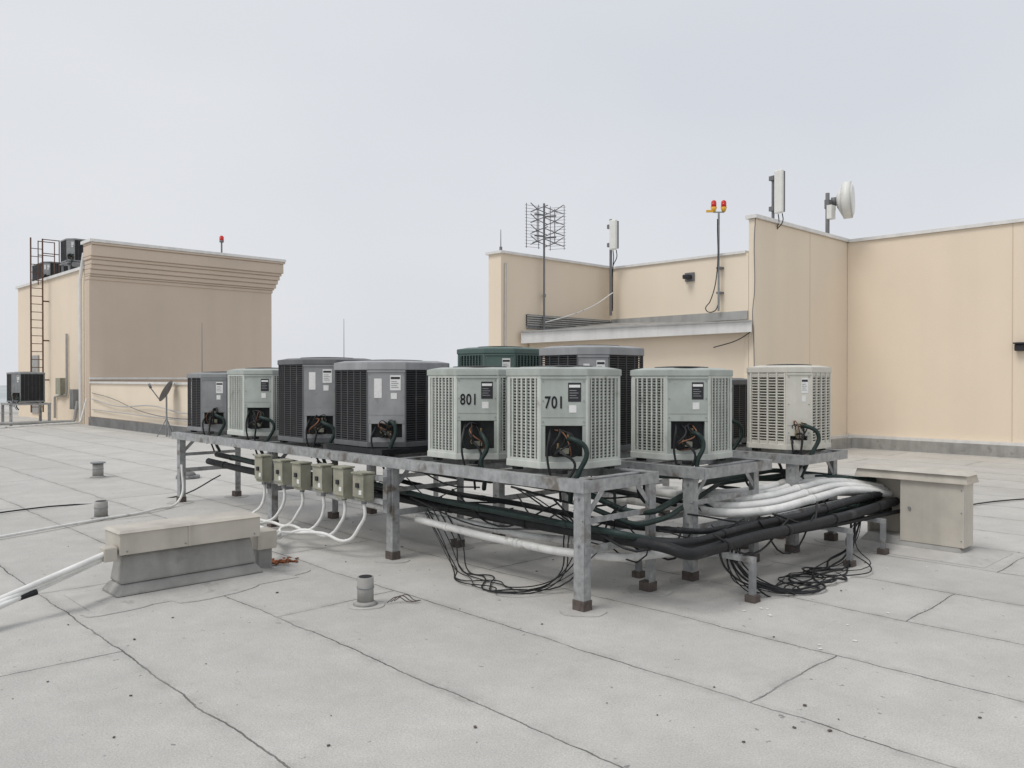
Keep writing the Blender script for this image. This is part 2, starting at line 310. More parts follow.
# ---------------------------------------------------------------- condenser units
def outline(x0,y0,x1,y1,c,cs):
    P=[(x0,y1-cs),(x0,y0+c),(x0+c,y0),(x1-cs,y0),(x1,y0+cs),(x1,y1-cs),(x1-cs,y1),(x0+cs,y1)]
    return P,['g','s','g','p','g','p','g','p']
def grow(P,o):
    cx=sum(p[0] for p in P)/len(P); cy=sum(p[1] for p in P)/len(P)
    hx=max(p[0] for p in P)-cx; hy=max(p[1] for p in P)-cy
    return [(cx+(p[0]-cx)*(1+o/hx),cy+(p[1]-cy)*(1+o/hy)) for p in P]
def frame(p,q):
    d=Vector((q[0]-p[0],q[1]-p[1],0)); l=d.length; d.normalize(); inw=Vector((-d.y,d.x,0))
    return Matrix(((d.x,inw.x,0,p[0]),(d.y,inw.y,0,p[1]),(0,0,1,0),(0,0,0,1))),l
def unit(x0,y0,wx,wy,z0,h,style,c=.21,number=None,pad=0,name='air_conditioner_condenser'):
    x1=x0+wx;y1=y0+wy; b=B(name,((x0+x1)/2,(y0+y1)/2,z0))
    body,top,gr,pan=style['body'],style['top'],style['grille'],style['panel']
    zb=z0+.03
    for fx in (x0+.06,x1-.06):
        for fy in (y0+.08,y1-.08): b.box('feet',M['black'],fx-.03,fx+.03,fy-.03,fy+.03,z0+.001,zb)
    if pad: b.box('pad',M['black'],x0-pad,x1+pad,y0-pad,y1+pad,z0+.002,z0+.05); zb=z0+.055
    P,T=outline(x0,y0,x1,y1,c,style.get('cs',.04)); Pi=grow(P,-.03)
    b.prism('base_pan',body,grow(P,.012),zb,zb+.05); b.prism('coil',M['core'],Pi,zb+.05,z0+h-.06)
    zt=z0+h
    capd=style.get('cap',.05)
    b.prism('top_rim',top,grow(P,.014),zt-.02-capd,zt-.02); b.prism('top_crown',top,grow(P,.012),zt-.0195,zt,grow(P,-.07))
    cx=(x0+x1)/2; cy=(y0+y1)/2; R=min(wx,wy)*.36
    b.cyl('fan_opening',M['core'],(cx,cy,zt+.001),(cx,cy,zt+.004),R,seg=32)  # solid dark disc painted as the shade inside the fan opening
    for k in range(1,8):
        r=R*k/7
        zz=zt+.005+.008*(1-(r/R)**2)
        for i in range(20):
            a=2*math.pi*i/20; a2=2*math.pi*(i+1)/20
            b.cyl('fan_guard',M['wire'],(cx+r*math.cos(a),cy+r*math.sin(a),zz),(cx+r*math.cos(a2),cy+r*math.sin(a2),zz),.0025,seg=4)
    za,zc=zb+.05,zt-.02-capd
    n=len(P)
    for i in range(n):
        F,l=frame(P[i],P[(i+1)%n]); t=T[i]
        if t=='g':
            if style['kind']=='louver':
                ns=max(20,int((zc-za)/.023))
                for k in range(ns):
                    z=za+(zc-za)*(k+.5)/ns
                    X=F@Matrix.Translation((l/2,.006,z))@Matrix.Rotation(math.radians(-42+random.uniform(-4,4)),4,'X')
                    b.box('louvres',gr,-l/2,l/2,-.0085,.0085,-.0015,.0015,T=X)
                nr=max(4,int(l/.045))
                for k in range(nr+1):
                    x=l*k/nr; b.box('ribs',gr,x-.0062,x+.0062,-.008,.006,za,zc,T=F)
                for x in (.012,l-.012): b.box('rib_edge',gr,x-.014,x+.014,-.009,.007,za,zc,T=F)
                b.box('rib_edge',gr,.027,l-.027,-.009,.007,za,za+.02,T=F); b.box('rib_edge',gr,.027,l-.027,-.009,.007,zc-.018,zc,T=F)
            elif style['kind']=='wire':
                ns=int((zc-za)/.021)
                for k in range(ns):
                    z=za+(zc-za)*(k+.5)/ns; b.box('grille_wires',gr,0,l,-.002,.004,z-.0032,z+.0032,T=F)
                nr=max(3,int(l/.11))
                for k in range(nr+1):
                    x=l*k/nr; b.box('grille_ribs',gr,x-.006,x+.006,-.006,.004,za,zc,T=F)
            else:
                ns=int((zc-za-.06)/.026)
                b.box('face_frame',gr,0,l,-.004,.004,za,za+.03,T=F); b.box('face_frame',gr,0,l,-.004,.004,zc-.03,zc,T=F)
                for k in range(ns):
                    z=za+.03+(zc-za-.06)*(k+.5)/ns
                    X=F@Matrix.Translation((l/2,.004,z))@Matrix.Rotation(math.radians(-35),4,'X'); b.box('slats',gr,-l/2,l/2,-.012,.008,-.0035,.0035,T=X)
                for x in (.01,.25*l,.5*l,.75*l,l-.01): b.box('face_ribs',gr,x-.008,x+.008,-.013,.006,za,zc,T=F)
        elif t=='p':
            b.box('corner_posts',body,0,l,-.004,.01,za,zc,T=F)
        else:
            zm=za+(zc-za)*style.get('open',.42)
            b.box('service_panel',pan,0,l,-.008,.02,zm,zc,T=F)
            b.box('panel_lip',pan,.0,l,-.016,.0,zc-.02,zc-.004,T=F)
            b.box('cavity',M['core'],.02,l-.02,.035,.05,za,zm,T=F)  # back plate painted dark for the shade in the recess
            b.box('panel_side',pan,0,.035,-.006,.03,za,zm-.001,T=F); b.box('panel_side',pan,l-.03,l,-.006,.03,za,zm-.001,T=F)
            b.box('panel_side',pan,.036,l-.031,-.006,.03,za,za+.04,T=F)
            b.box('panel_edge',body,-.008,.006,-.011,.01,za,zc,T=F); b.box('panel_edge',body,l-.006,l+.008,-.011,.01,za,zc,T=F)
            lw=style.get('label',M['label'])
            b.box('rating_label',lw,l*.60,l*.88,-.0105,-.0085,zc-.19,zc-.05,T=F)
            b.box('rating_label_stripe',M['label'] if lw is M['labelk'] else M['labelk'],l*.62,l*.86,-.0120,-.0107,zc-.085,zc-.065,T=F)
            for q in range(4):
                b.box('rating_label_lines',M['mgrey'],l*.63,l*(.78+.04*(q%2)),-.0120,-.0107,zc-.11-.018*q,zc-.105-.018*q,T=F)
            b.box('small_label',M['label'],l*.62,l*.78,-.0105,-.0085,zc-.27,zc-.215,T=F)
            if style.get('barcode'): b.box('data_label',M['label'],l*.18,l*.38,-.0105,-.0085,zc-.26,zc-.08,T=F)
            for x in (.02,l-.02):
                for z in (zc-.04,zm+.03,(zc+zm)/2): b.cyl('screws',M['galvd'],tuple(F@Vector((x,-.008,z))),tuple(F@Vector((x,-.013,z))),.005,seg=8)
            b.box('panel_seam',M['mgrey'],.01,l-.01,-.0095,-.0075,zm+(zc-zm)*.16,zm+(zc-zm)*.16+.004,T=F)
            for k,x in enumerate((l*.38,l*.60)):
                z=za+.10+.07*k
                b.cyl('service_valve',M['brass'],tuple(F@Vector((x,.03,z))),tuple(F@Vector((x,-.04,z))),.013,seg=10)
                b.cyl('service_valve_cap',M['brass'],tuple(F@Vector((x,-.025,z-.02))),tuple(F@Vector((x,-.025,z+.04))),.009,seg=10)
                s=random.uniform(-.06,.07); q=random.uniform(-.03,.04)
                pts=[F@Vector(v) for v in ((x,-.035,z),(x+.03,-.09,z-.01+q),(x+.07+.04*k+s,-.11,z-.08+q),(x+.06+s,-.11,za-.06),(x+.03,-.09,za-.16),(x+.02,.05,za-.30))]
                b.tube('suction_line',M['blackg'] if k else M['black'],pts,.019 if k else .010,bez=True)
            b.tube('control_whip',M['black'],[F@Vector(v) for v in ((l*.22,.01,zm-.03),(l*.20,-.05,zm-.06),(l*.14,-.07,za+.05),(l*.3,-.06,za-.2))],.009,bez=True)
            r=random.random
            for k in range(5):
                pts=[F@Vector(v) for v in ((l*(.25+.4*r()),.02,zm-.03),(l*(.25+.5*r()),-.02-.05*r(),za+.16+.08*r()),(l*(.2+.6*r()),-.03-.03*r(),za+.06),(l*(.3+.4*r()),-.01,za+.045))]
                b.tube('loose_wire',M['copper'] if k==3 else M['black'],pts,random.choice((.004,.006,.009)),bez=True)
            b.box('dryer',M['disc'],l*.42,l*.62,.0,.03,za+.02+.04,za+.10,T=F)
            if number:
                b.text('unit_number',M['ink'],number,F@Matrix.Translation((l*.30,-.0105,zc-.20)),.125,.72)
    b.done({'top_rim':.006,'service_panel':.004,'base_pan':.004})
    return b
SG=dict(kind='louver',body=M['green'],top=M['greend'],grille=M['green'],panel=M['greend'],label=M['labelk'])
ST=dict(kind='louver',body=M['teal'],top=M['teal'],grille=M['teal'],panel=M['teal'])
SD=dict(kind='wire',body=M['dgrey'],top=M['dgrey'],grille=M['wire'],panel=M['mgrey'],cs=.09,open=.30,barcode=1)
SD2=dict(kind='wire',body=M['dgrey'],top=M['lgrey'],grille=M['wire'],panel=M['lgrey'],cs=.1,open=.25,barcode=1,cap=.07)
SL=dict(kind='wire',body=M['mgrey'],top=M['mgrey'],grille=M['wire'],panel=M['mgrey'],cs=.05,open=.3)
SB=dict(kind='slot',body=M['beige'],top=M['beige'],grille=M['beige'],panel=M['beige'],cs=.05,open=.12)
ZD=.9
unit(4.35,3.97,.66,.62,ZD,.785,SG,c=.24,number='701')
unit(4.35,4.93,.66,.64,ZD,.79,SG,c=.24,number='801')
unit(4.33,6.18,.84,.90,ZD,.865,SD2,c=.25,pad=.05)
unit(4.33,7.36,.78,.84,ZD,.91,SD,c=.24)
unit(4.34,8.72,.66,.68,ZD,.81,SG,c=.23)
unit(4.34,9.90,.68,.68,ZD,.77,SL,c=.22)
unit(5.55,3.70,.62,.62,ZD,.785,SG,c=.24)
unit(5.60,4.75,.80,.76,ZD,1.0,SD2,c=.2)
unit(5.60,6.00,.66,.66,ZD,1.02,ST)
unit(7.13,3.56,.60,.58,ZD,.82,SB,c=.16)
unit(7.2,4.45,.66,.7,ZD,.70,SD)
unit(5.6,7.4,.66,.66,ZD,.7,SD)
unit(7.0,31.2,.95,.9,.75,1.05,SL)

# ---------------------------------------------------------------- steel stands
def stand(x0,x1,y0,y1,legs,z=ZD):
    b=B('steel_equipment_stand',((x0+x1)/2,(y0+y1)/2,0)); g=M['galv']; H=.085
    for x,s in ((x0,1),(x1,-1)):
        b.box('edge_channel',g,min(x,x+s*.008),max(x,x+s*.008),y0,y1,z-H,z)
        b.box('edge_flange',g,min(x+s*.0085,x+s*.08),max(x+s*.0085,x+s*.08),y0,y1,z-.01,z-.001)
        b.box('edge_flange',g,min(x+s*.0085,x+s*.05),max(x+s*.0085,x+s*.05),y0,y1,z-H+.001,z-H+.008)
    for y in (y0,y1): b.box('end_channel',g,x0+.009,x1-.009,y-.004,y+.004,z-H+.001,z-.002)
    y=y0+.12
    while y<y1-.05:
        b.box('cross_bar',g,x0+.01,x1-.01,y,y+.07,z-.02,z-.0115); b.box('cross_bar',g,x0+.01,x1-.01,y,y+.007,z-.07,z-.0205); y+=.42
    for ly in legs:
        for x,s in ((x0+.02,1),(x1-.02,-1)):
            a,c=sorted((x,x+s*.008)); b.box('leg',g,a,c,ly-.046,ly+.046,.07,z-H-.003)
            a,c=sorted((x+s*.0085,x+s*.075)); b.box('leg_web',g,a,c,ly-.046,ly-.038,.07,z-.02)
            a,c=sorted((x-s*.008,x+s*.08)); b.box('foot',M['foot'],a,c,ly-.053,ly+.05,0,.075)
            blob(b,'foot_patch',M['patch'],x+.03*s,ly,.16,h=.002)
            for zz in (z-.045,z-.13,.45): b.cyl('bolts',M['galvd'],(x-s*.001 ,ly,zz),(x-s*.012,ly,zz),.009,seg=6)
        b.box('cross_rail',g,x0+.03,x1-.03,ly-.053,ly-.047,.40,.445); b.box('cross_rail',g,x0+.03,x1-.03,ly-.053,ly-.02,.392,.399)
        b.box('cross_rail_up',g,x0+.03,x1-.03,ly-.053,ly-.047,.60,.64)
        for x,s in ((x0+.03,1),(x1-.03,-1)):
            X=Matrix.Translation((x+s*.1,ly-.034,z-H-.10))@Matrix.Rotation(s*math.radians(45),4,'Y'); b.box('knee_brace',g,-.02,.02,-.003,.003,-.15,.15,T=X)
    b.done({})
stand(4.20,5.06,3.66,10.72,[3.72,5.93,8.12,10.55])
stand(5.45,6.5,3.52,8.3,[3.68,5.9,8.1])
stand(7.0,7.9,3.48,6.0,[3.62,5.6])
b=B('small_equipment_stand',(7.5,31.6,0))
for x in (6.9,8.05):
    for y in (31.1,32.2): b.box('leg',M['galv'],x-.04,x+.04,y-.04,y+.04,0,.7)
b.box('frame',M['galv'],6.85,8.1,31.05,32.25,.69,.75); b.done()

# ---------------------------------------------------------------- disconnect boxes on front rail
b=B('strut_rail',(4.12,7,.7)); b.box('rail',M['galv'],4.13,4.17,5.9,8.25,.70,.74); b.box('rail',M['galv'],4.13,4.17,5.9,8.25,.50,.54)
for y in (5.93,8.12): b.box('rail_post',M['galv'],4.172,4.212,y-.03,y+.03,.42,.80)
b.done()
ys=[7.95,7.53,7.17,6.78,6.42,6.10]
for i,y in enumerate(ys):
    b=B('electrical_disconnect_box',(4.06,y,.62)); h=(.26,.23,.25,.24,.27,.23)[i]; dz=(.0,.012,-.006,.01,-.01,.004)[i]
    b.box('enclosure',M['disc'],4.02,4.125,y-.075,y+.075,.52+dz,.52+h+dz); b.box('cover',M['disc'],4.005,4.018,y-.082,y+.082,.55+dz,.525+h+dz)
    b.box('hood',M['disc'],3.99,4.13,y-.085,y+.085,.526+h+dz,.54+h+dz); b.box('handle',M['labelk'],3.99,4.004,y-.02,y+.02,.64,.68)
    b.box('sticker',M['label'],4.001,4.0045,y-.06,y-.02,.58,.62)
    b.cyl('hub',M['galvd'],(4.07,y,.49),(4.07,y,.52+dz),.024)
    b.done({'enclosure':.006,'cover':.004})
    c=B('white_flex_conduit',(4.07,y,.3))
    c.tube('hose',M['white'],[(4.07,y,.50),(4.07,y-.01,.38),(4.05,y+.03,.26+.02*(i%3)),(4.0,y+.14,.16),(3.92,min(y+.45,7.9),.13+.012*i),(3.7+.02*i,7.0,.12+.015*(i%3)),(3.40,6.62,.17+.02*i)],.015,bez=True); c.done()

# ---------------------------------------------------------------- foreground pipe hood (left)
def frust(b,part,m,x0,x1,y0,y1,z0,z1,f):
    b.prism(part,m,[(x0-f,y0-f),(x1+f,y0-f),(x1+f,y1+f),(x0-f,y1+f)],z0,z1,[(x0,y0),(x1,y0),(x1,y1),(x0,y1)])
b=B('pipe_curb_cover',(2.5,6.2,0))
frust(b,'curb',M['flash'],2.08,3.06,6.19,6.38,.115,.325,.03); frust(b,'curb_lower',M['flash'],2.05,3.09,6.16,6.41,.04,.114,.05)
frust(b,'curb_skirt',M['patch'],2.0,3.14,6.11,6.46,.002,.039,.20)
for (x,y,r) in ((1.95,5.95,.16),(3.2,6.1,.2),(2.6,5.9,.22)): blob(b,'skirt_patch',M['patch'],x,y,r*1.5,ry=r*.6,h=.002)
b.box('metal_cap',M['sheet'],2.03,3.10,6.12,6.43,.335,.49)
b.prism('metal_lid',M['sheet'],[(2.018,6.108),(3.112,6.108),(3.112,6.442),(2.018,6.442)],.491,.51,[(2.04,6.13),(3.09,6.13),(3.09,6.42),(2.04,6.42)])
b.box('metal_seam',M['sheet'],2.52,2.535,6.113,6.12,.34,.49)
b.box('end_box',M['sheet'],3.17,3.34,6.3,6.5,.18,.33); b.box('end_box_left',M['sheet'],1.93,2.02,6.13,6.24,.30,.40)
b.box('end_box_leg',M['flash'],3.19,3.31,6.33,6.47,.002,.179)
for x in (2.08,2.5,3.05): b.cyl('screws',M['galvd'],(x,6.12,.36),(x,6.113,.36),.006,seg=6)
b.done({'metal_cap':.005,'end_box':.005,'curb':.02,'curb_lower':.02,'curb_skirt':.015,'end_box_left':.008})
for k,(z,yo) in enumerate(((.36,6.16),(.33,6.19),(.31,6.22))):
    b=B('white_pipe',(1,6,0))
    b.tube('pipe',M['white'],[(1.95,yo,z),(1.6,yo-.03,.26-.03*k),(.9,yo-.15-.12*k,.08),(-1.2,yo-.6-.38*k,.04)],.019,fil=.3)
    b.done()
b=B('black_pipe',(1,6,0)); b.tube('pipe',M['black'],[(1.5,6.10,.18),(1.0,6.03,.10),(.6,5.86,.03),(-1.2,5.42,.03)],.02); b.done()
b=B('rusty_debris',(3.4,6.6,0))
for i in range(40):
    x=3.44+random.gauss(0,.08);y=6.50+random.gauss(0,.05); q=random.uniform(.4,1)
    b.box('rust',M['rust'],-.03*q,.03*q,-.016*q,.016*q,0,.01,T=Matrix.Translation((x,y,.012*random.random()+.003))@Matrix.Rotation(random.random()*3,4,'Z')@Matrix.Rotation(random.uniform(-.3,.3),4,'X'))
b.done()
def vent(x,y,r,h,cap=False):
    b=B('roof_vent_pipe',(x,y,0)); blob(b,'patch',M['patch'],x,y,r*2.2,h=.002); b.cyl('boot',M['flash'],(x,y,.006),(x,y,.03),r*1.5,r*1.1); b.cyl('pipe',M['flash'],(x,y,.03),(x,y,h),r); b.cyl('bore',M['core'],(x,y,h),(x,y,h+.004),r*.8)  # top disc painted dark for the shade inside the pipe
    b.cyl('collar',M['galvd'],(x,y,h*.62),(x,y,h*.66),r*1.07)
    if cap: b.cyl('cap',M['galvd'],(x,y,h+.01),(x,y,h+.03),r*1.4)
    b.done()
vent(3.26,4.87,.058,.20); vent(3.1,9.95,.07,.2); vent(4.35,14.1,.08,.22,True)
b=B('roof_drain',(5.3,13.2,0)); b.cyl('ring',M['galvd'],(5.35,13.0,.003),(5.35,13.0,.05),.18); b.sph('dome',M['flashdk'],(5.35,13.0,.05),.12,(1,1,.6)); b.done()
b=B('rusty_wire_scrap',(3.4,4.8,0))
for k in range(3): b.tube('wire',M['foot'],[(3.38+.03*k,4.78,.012),(3.44+.04*k,4.74,.05),(3.50+.03*k,4.70,.012),(3.53+.02*k,4.64,.02)],.0035,bez=True)
b.done()

# ---------------------------------------------------------------- right pipe hood
b=B('pipe_chase_hood',(8.0,2.8,0))
frust(b,'curb',M['flash'],7.93,8.17,2.50,3.30,.05,.12,.05); frust(b,'curb_skirt',M['patch'],7.86,8.25,2.42,3.36,.002,.049,.22)
b.box('front_panel',M['sheet'],7.9,7.912,2.44,2.985,.09,.655); b.box('side_panel',M['sheet'],7.913,8.14,2.44,2.452,.09,.655); b.box('back_panel',M['sheet'],8.14,8.15,2.44,3.35,.09,.655)
b.box('side_panel2',M['sheet'],7.913,8.138,2.972,2.985,.09,.655)
b.prism('lid',M['sheet'],[(7.86,2.40),(8.19,2.40),(8.19,3.40),(7.86,3.40)],.657,.735,[(7.88,2.42),(8.17,2.42),(8.17,3.38),(7.88,3.38)])
b.prism('lid_top',M['sheet'],[(7.85,2.39),(8.20,2.39),(8.20,3.41),(7.85,3.41)],.736,.765,[(7.95,2.45),(8.10,2.45),(8.10,3.35),(7.95,3.35)])
b.box('far_post',M['sheet'],8.05,8.138,3.33,3.349,.09,.655)
b.cyl('lock',M['galvd'],(7.9,2.9,.4),(7.885,2.9,.4),.014)
for z in (.15,.4,.6): b.cyl('rivets',M['galvd'],(7.9,2.46,z),(7.895,2.46,z),.006,seg=8)
b.done({'lid':.006,'front_panel':.003})

# ---------------------------------------------------------------- pipe runs
def run(name,m,pts,r,fil=.12,clamps=True):
    b=B(name,pts[0])
    P=[Vector(pts[0])]
    for i in range(len(pts)-1):
        p=Vector(pts[i]);q=Vector(pts[i+1]); L_=(q-p).length; n=int(L_/.8)
        for k in range(1,n): P.append(p.lerp(q,k/n)+Vector((random.uniform(-.015,.015),random.uniform(-.015,.015),random.uniform(-.028,.014))))
        P.append(q)
    b.tube('pipe',m,[tuple(v) for v in P],r,fil=fil)
    if clamps:
        for i in range(0,len(P)-1):
            p=P[i];q=P[i+1]; L_=(q-p).length
            if L_<.4: continue
            d=(q-p).normalized(); c=p.lerp(q,random.uniform(.45,.55)); b.cyl('tape_joint',m,tuple(c-d*.025),tuple(c+d*.025),r*1.1,seg=14)
    b.done()
BK=M['black']; WH=M['white']; BG=M['blackg']
run('insulated_refrigerant_pipe',BK,[(4.55,10.4,.52),(4.55,3.25,.47),(4.62,3.10,.42),(8.1,3.10,.42)],.042)
run('insulated_refrigerant_pipe',BK,[(4.66,10.4,.60),(4.66,3.42,.46),(4.8,3.20,.46),(8.1,3.20,.50)],.034)
run('insulated_refrigerant_pipe',BG,[(4.40,9.4,.66),(4.44,6.5,.60),(4.44,3.5,.53),(4.9,3.33,.40),(8.1,3.28,.40)],.024)
run('insulated_refrigerant_pipe',BK,[(4.8,8.9,.46),(4.8,3.9,.40),(5.0,3.5,.36),(8.1,3.16,.34)],.03)
run('insulated_refrigerant_pipe',BK,[(4.5,7.6,.58),(4.52,4.6,.54),(4.7,3.7,.44),(5.1,3.3,.36),(8.1,3.06,.33)],.02,clamps=False)
run('insulated_refrigerant_pipe',BK,[(4.95,9.6,.62),(4.92,5.0,.52),(5.0,3.9,.46),(5.4,3.5,.42),(8.1,3.24,.45)],.024)
run('insulated_refrigerant_pipe',BK,[(6.0,8.0,.50),(6.0,4.2,.48),(6.2,3.9,.44),(8.1,3.25,.44)],.03)
run('insulated_refrigerant_pipe',BK,[(5.7,7.8,.62),(5.7,4.6,.60),(5.9,4.1,.52),(7.4,3.9,.52),(8.1,3.3,.48)],.024)
run('insulated_refrigerant_pipe',BG,[(7.5,5.6,.5),(7.5,4.1,.6),(7.65,3.6,.64),(8.1,3.3,.60)],.03)
run('insulated_refrigerant_pipe',BG,[(4.75,4.1,.72),(4.75,3.72,.62),(5.0,3.66,.60),(6.2,4.0,.68),(7.4,4.0,.70),(8.1,3.33,.60)],.024,clamps=False)
run('insulated_refrigerant_pipe',BG,[(4.6,4.0,.66),(4.7,3.60,.54),(5.1,3.62,.55),(6.6,4.1,.63),(7.5,3.9,.66),(8.1,3.3,.56)],.02,clamps=False)
for i,(y,z) in enumerate(((3.36,.54),(3.46,.57),(3.56,.60),(3.66,.60),(3.76,.62),(3.50,.50))):
    run('white_insulated_pipe',WH,[(5.9+.1*i,y+1.9,z-.05),(5.95+.12*i,y+.25,z-.06),(6.25+.12*i,y,z-.03),(7.5,y-.02,z+.02),(7.8,y-.12,z),(8.10,3.16+.035*i,z-.06)],.037 if i<5 else .03,fil=.2)
run('white_insulated_pipe',WH,[(4.5,5.9,.33),(4.5,4.2,.3),(4.75,3.75,.28),(5.6,3.5,.28),(6.2,3.5,.36)],.033)
run('white_insulated_pipe',WH,[(4.62,7.8,.36),(4.62,4.6,.34),(5.0,4.1,.3),(5.8,3.75,.3)],.03)
b=B('pipe_support_frame',(6.5,3.4,0))
for x in (5.3,6.9,7.6):
    b.box('strut',M['galv'],x-.02,x+.02,3.0,4.05,.28,.32)
    for y in (3.02,4.03): b.box('post',M['galvd'],x-.02,x+.02,y-.02,y+.02,.05,.28)
    b.box('foot',M['foot'],x-.04,x+.04,2.98,3.06,0,.05); b.box('foot',M['foot'],x-.04,x+.04,3.99,4.07,0,.05)
b.box('rail',M['galv'],6.2,7.85,3.30,3.32,.46,.49)
b.box('rail',M['galv'],5.0,7.9,4.06,4.08,.40,.44)
b.done()
b=B('loose_cables',(5,4,0))
R=random.uniform
for i in range(26):
    y0=R(3.9,9.5); y1=y0-R(.5,1.8); x=R(4.35,5.0); z=R(.5,.75)
    b.tube('hanging_wire',BK,[(x,y0,z),(x+R(-.06,.06),(y0+y1)/2,z-R(.05,.25)),(x+R(-.1,.1),max(y1,3.7),z-R(0,.08))],R(.004,.010),bez=True,res=1)
for i in range(18):
    x0=R(4.5,7.2); x1=x0+R(.5,1.3); y=R(3.0,3.9); z=R(.38,.56)
    b.tube('hanging_wire',BK,[(x0,y,z),(x0+(x1-x0)*R(.3,.7),y+R(-.12,.1),z-R(.08,.30)),(min(x1,7.95),y+R(-.2,.2),z-.02)],R(.004,.010),bez=True,res=1)
for i in range(10):
    x0=R(5.3,7.4); y=R(3.8,4.6); 
    b.tube('drop_line',random.choice((BK,BG)),[(x0,y,.86),(x0+R(-.05,.05),y-.08,.75),(x0+R(-.1,.1),y-.1,.62),(x0+R(-.3,.3),y-.3,.48)],R(.010,.018),bez=True,res=1)
for i in range(6):
    a=R(0,.5)
    pts=[(4.6,5.6+a,.42),(4.5,5.25+a,.2),(4.40+R(-.05,.05),5.05+a*.6,.02)]
    for k in range(3): pts.append((4.25+R(-.2,.2),4.8-.22*k+R(-.12,.12),.012+R(0,.015)))
    pts+=[(4.5+R(-.05,.1),4.15+R(-.1,.1),.1),(4.65,4.0+R(-.2,.3),.4)]
    b.tube('ground_wire',BK,pts,R(.003,.006),bez=True,res=1)
for i in range(10):
    pts=[(5.2+R(-.2,.5),3.3,.40),(5.35+R(-.1,.2),3.2,.2)]
    for k in range(5): pts.append((5.55+.3*k+R(-.14,.14),3.05+R(-.28,.15),.012+R(0,.03)))
    pts+=[(7.1+R(-.1,.1),3.1,.15),(7.3+R(-.1,.3),3.15,.38)]
    b.tube('ground_wire',BK,pts,R(.004,.010),bez=True,res=1)
b.done()
b=B('roof_cable',(0,9,0)); b.tube('cable',M['white'],[(-1,8.3,.02),(1.2,9.1,.02),(2.4,9.5,.03),(3.05,9.8,.02),(3.7,10.0,.03),(4.15,10.3,.1),(4.2,10.4,.5)],.015,bez=True); b.done()
b=B('roof_cable',(0,9,0)); b.tube('cable',BK,[(-1,10.3,.02),(1.5,10.8,.02),(2.9,11.2,.02),(4.4,11.0,.02),(4.8,10.6,.3)],.009,bez=True); b.done()
b=B('roof_cable',(9,9,0)); b.tube('cable',BK,[(8.3,2.6,.02),(9.4,3.1,.02),(11,3.4,.02),(13,2.7,.02),(15,1.6,.02)],.009,bez=True); b.done()
b=B('roof_conduit',(6,30,0)); b.tube('conduit',M['white'],[(4,27,.1),(7.5,29.5,.1),(8.7,30,.1),(8.9,30,.9)],.03); b.tube('conduit_b',M['copingg'],[(5,31,.1),(8.8,31,.1),(8.9,31,.8)],.05); b.done()
b=B('roof_litter',(4,3,0))
for i in range(110):
    x=R(1,9); y=R(0.5,9); q=R(.003,.009)
    b.box('grit',M['foot'],-q,q,-q*.7,q*.7,0,q*.6,T=Matrix.Translation((x,y,.003))@Matrix.Rotation(R(0,3),4,'Z'))
for i in range(14):
    x=R(4.5,8);y=R(2,3.2); q=R(.008,.016); b.box('chips',M['label'],-q,q,-q*.7,q*.7,0,.004,T=Matrix.Translation((x,y,.003))@Matrix.Rotation(R(0,3),4,'Z'))
b.done()

# ---------------------------------------------------------------- antennas etc.
Rv=Vector((.72,-.694,0)); Fv=Vector((.694,.72,0))
def CF(o,a=0):
    r=Matrix.Rotation(a,3,'Z')@Rv; f=Matrix.Rotation(a,3,'Z')@Fv
    return Matrix(((r.x,f.x,0,o[0]),(r.y,f.y,0,o[1]),(0,0,1,o[2]),(0,0,0,1)))
b=B('tv_antenna',(12.3,11.8,3))
b.cyl('mast',M['antg'],(12.3,11.8,2.5),(12.3,11.8,5.22),.022)
for side,ang,zb_ in ((-1,.55,4.30),(1,-.35,4.27)):
    T=CF((12.3,11.78,0),ang); cx=side*.24
    for k in range(14): b.box('reflector',M['antg'],cx-.19,cx+.19,.09,.096,zb_+.066*k,zb_+.006+.066*k,T=T)
    for k in (-.15,.15): b.box('reflector',M['antg'],cx+k-.006,cx+k+.006,.09,.10,zb_-.02,zb_+.90,T=T)
    for k in range(4):
        z=zb_+.10+.22*k
        for a in (-1,1):
            p=T@Vector((cx,-.08,z))
            for e in (-.09,.09): b.cyl('bowtie',M['antg'],tuple(p),tuple(T@Vector((cx+a*.21,-.16,z+e))),.010,seg=6)
        b.cyl('boom',M['antg'],tuple(T@Vector((cx,-.09,z))),tuple(T@Vector((cx,.09,z))),.010,seg=6)
    b.cyl('feed',M['antg'],tuple(T@Vector((cx,-.08,zb_+.08))),tuple(T@Vector((cx,-.08,zb_+.80))),.010,seg=6)
    for z in (zb_+.22,zb_+.66): b.box('crossbar',M['antg'],min(0,cx),max(0,cx),.0,.03,z,z+.03,T=T)
b.box('bracket',M['galvd'],-.03,.03,0,.2,3.3,3.34,T=CF((12.3,11.78,0)))
b.done()
def panel_ant(x,y,z0,z1,pz0,pz1,w,dx,ang):
    b=B('cellular_panel_antenna',(x,y,z0)); b.cyl('mast',M['antg'],(x,y,z0),(x,y,z1),.03)
    T=CF((x,y,0),ang)
    b.box('panel',M['antw'],dx-w/2,dx+w/2,-.08,.0,pz0,pz1,T=T); b.box('panel_back',M['antg'],dx-w/2+.02,dx+w/2-.02,.001,.05,pz0+.03,pz1-.03,T=T)
    for z in (pz0+.1,pz1-.16): b.box('bracket',M['antg'],-.05,dx,-.03,.03,z,z+.05,T=T); b.box('clamp',M['antg'],-.06,.06,-.06,.06,z-.02,z+.07,T=T)
    for k in (-.05,.05): b.tube('jumper',M['black'],[T@Vector((dx+k,0,pz0)),T@Vector((dx+k,.02,pz0-.15)),T@Vector((.02,.05,pz0-.35)),T@Vector((.02,.04,z0+.1))],.01,bez=True)
    b.done({'panel':.03})
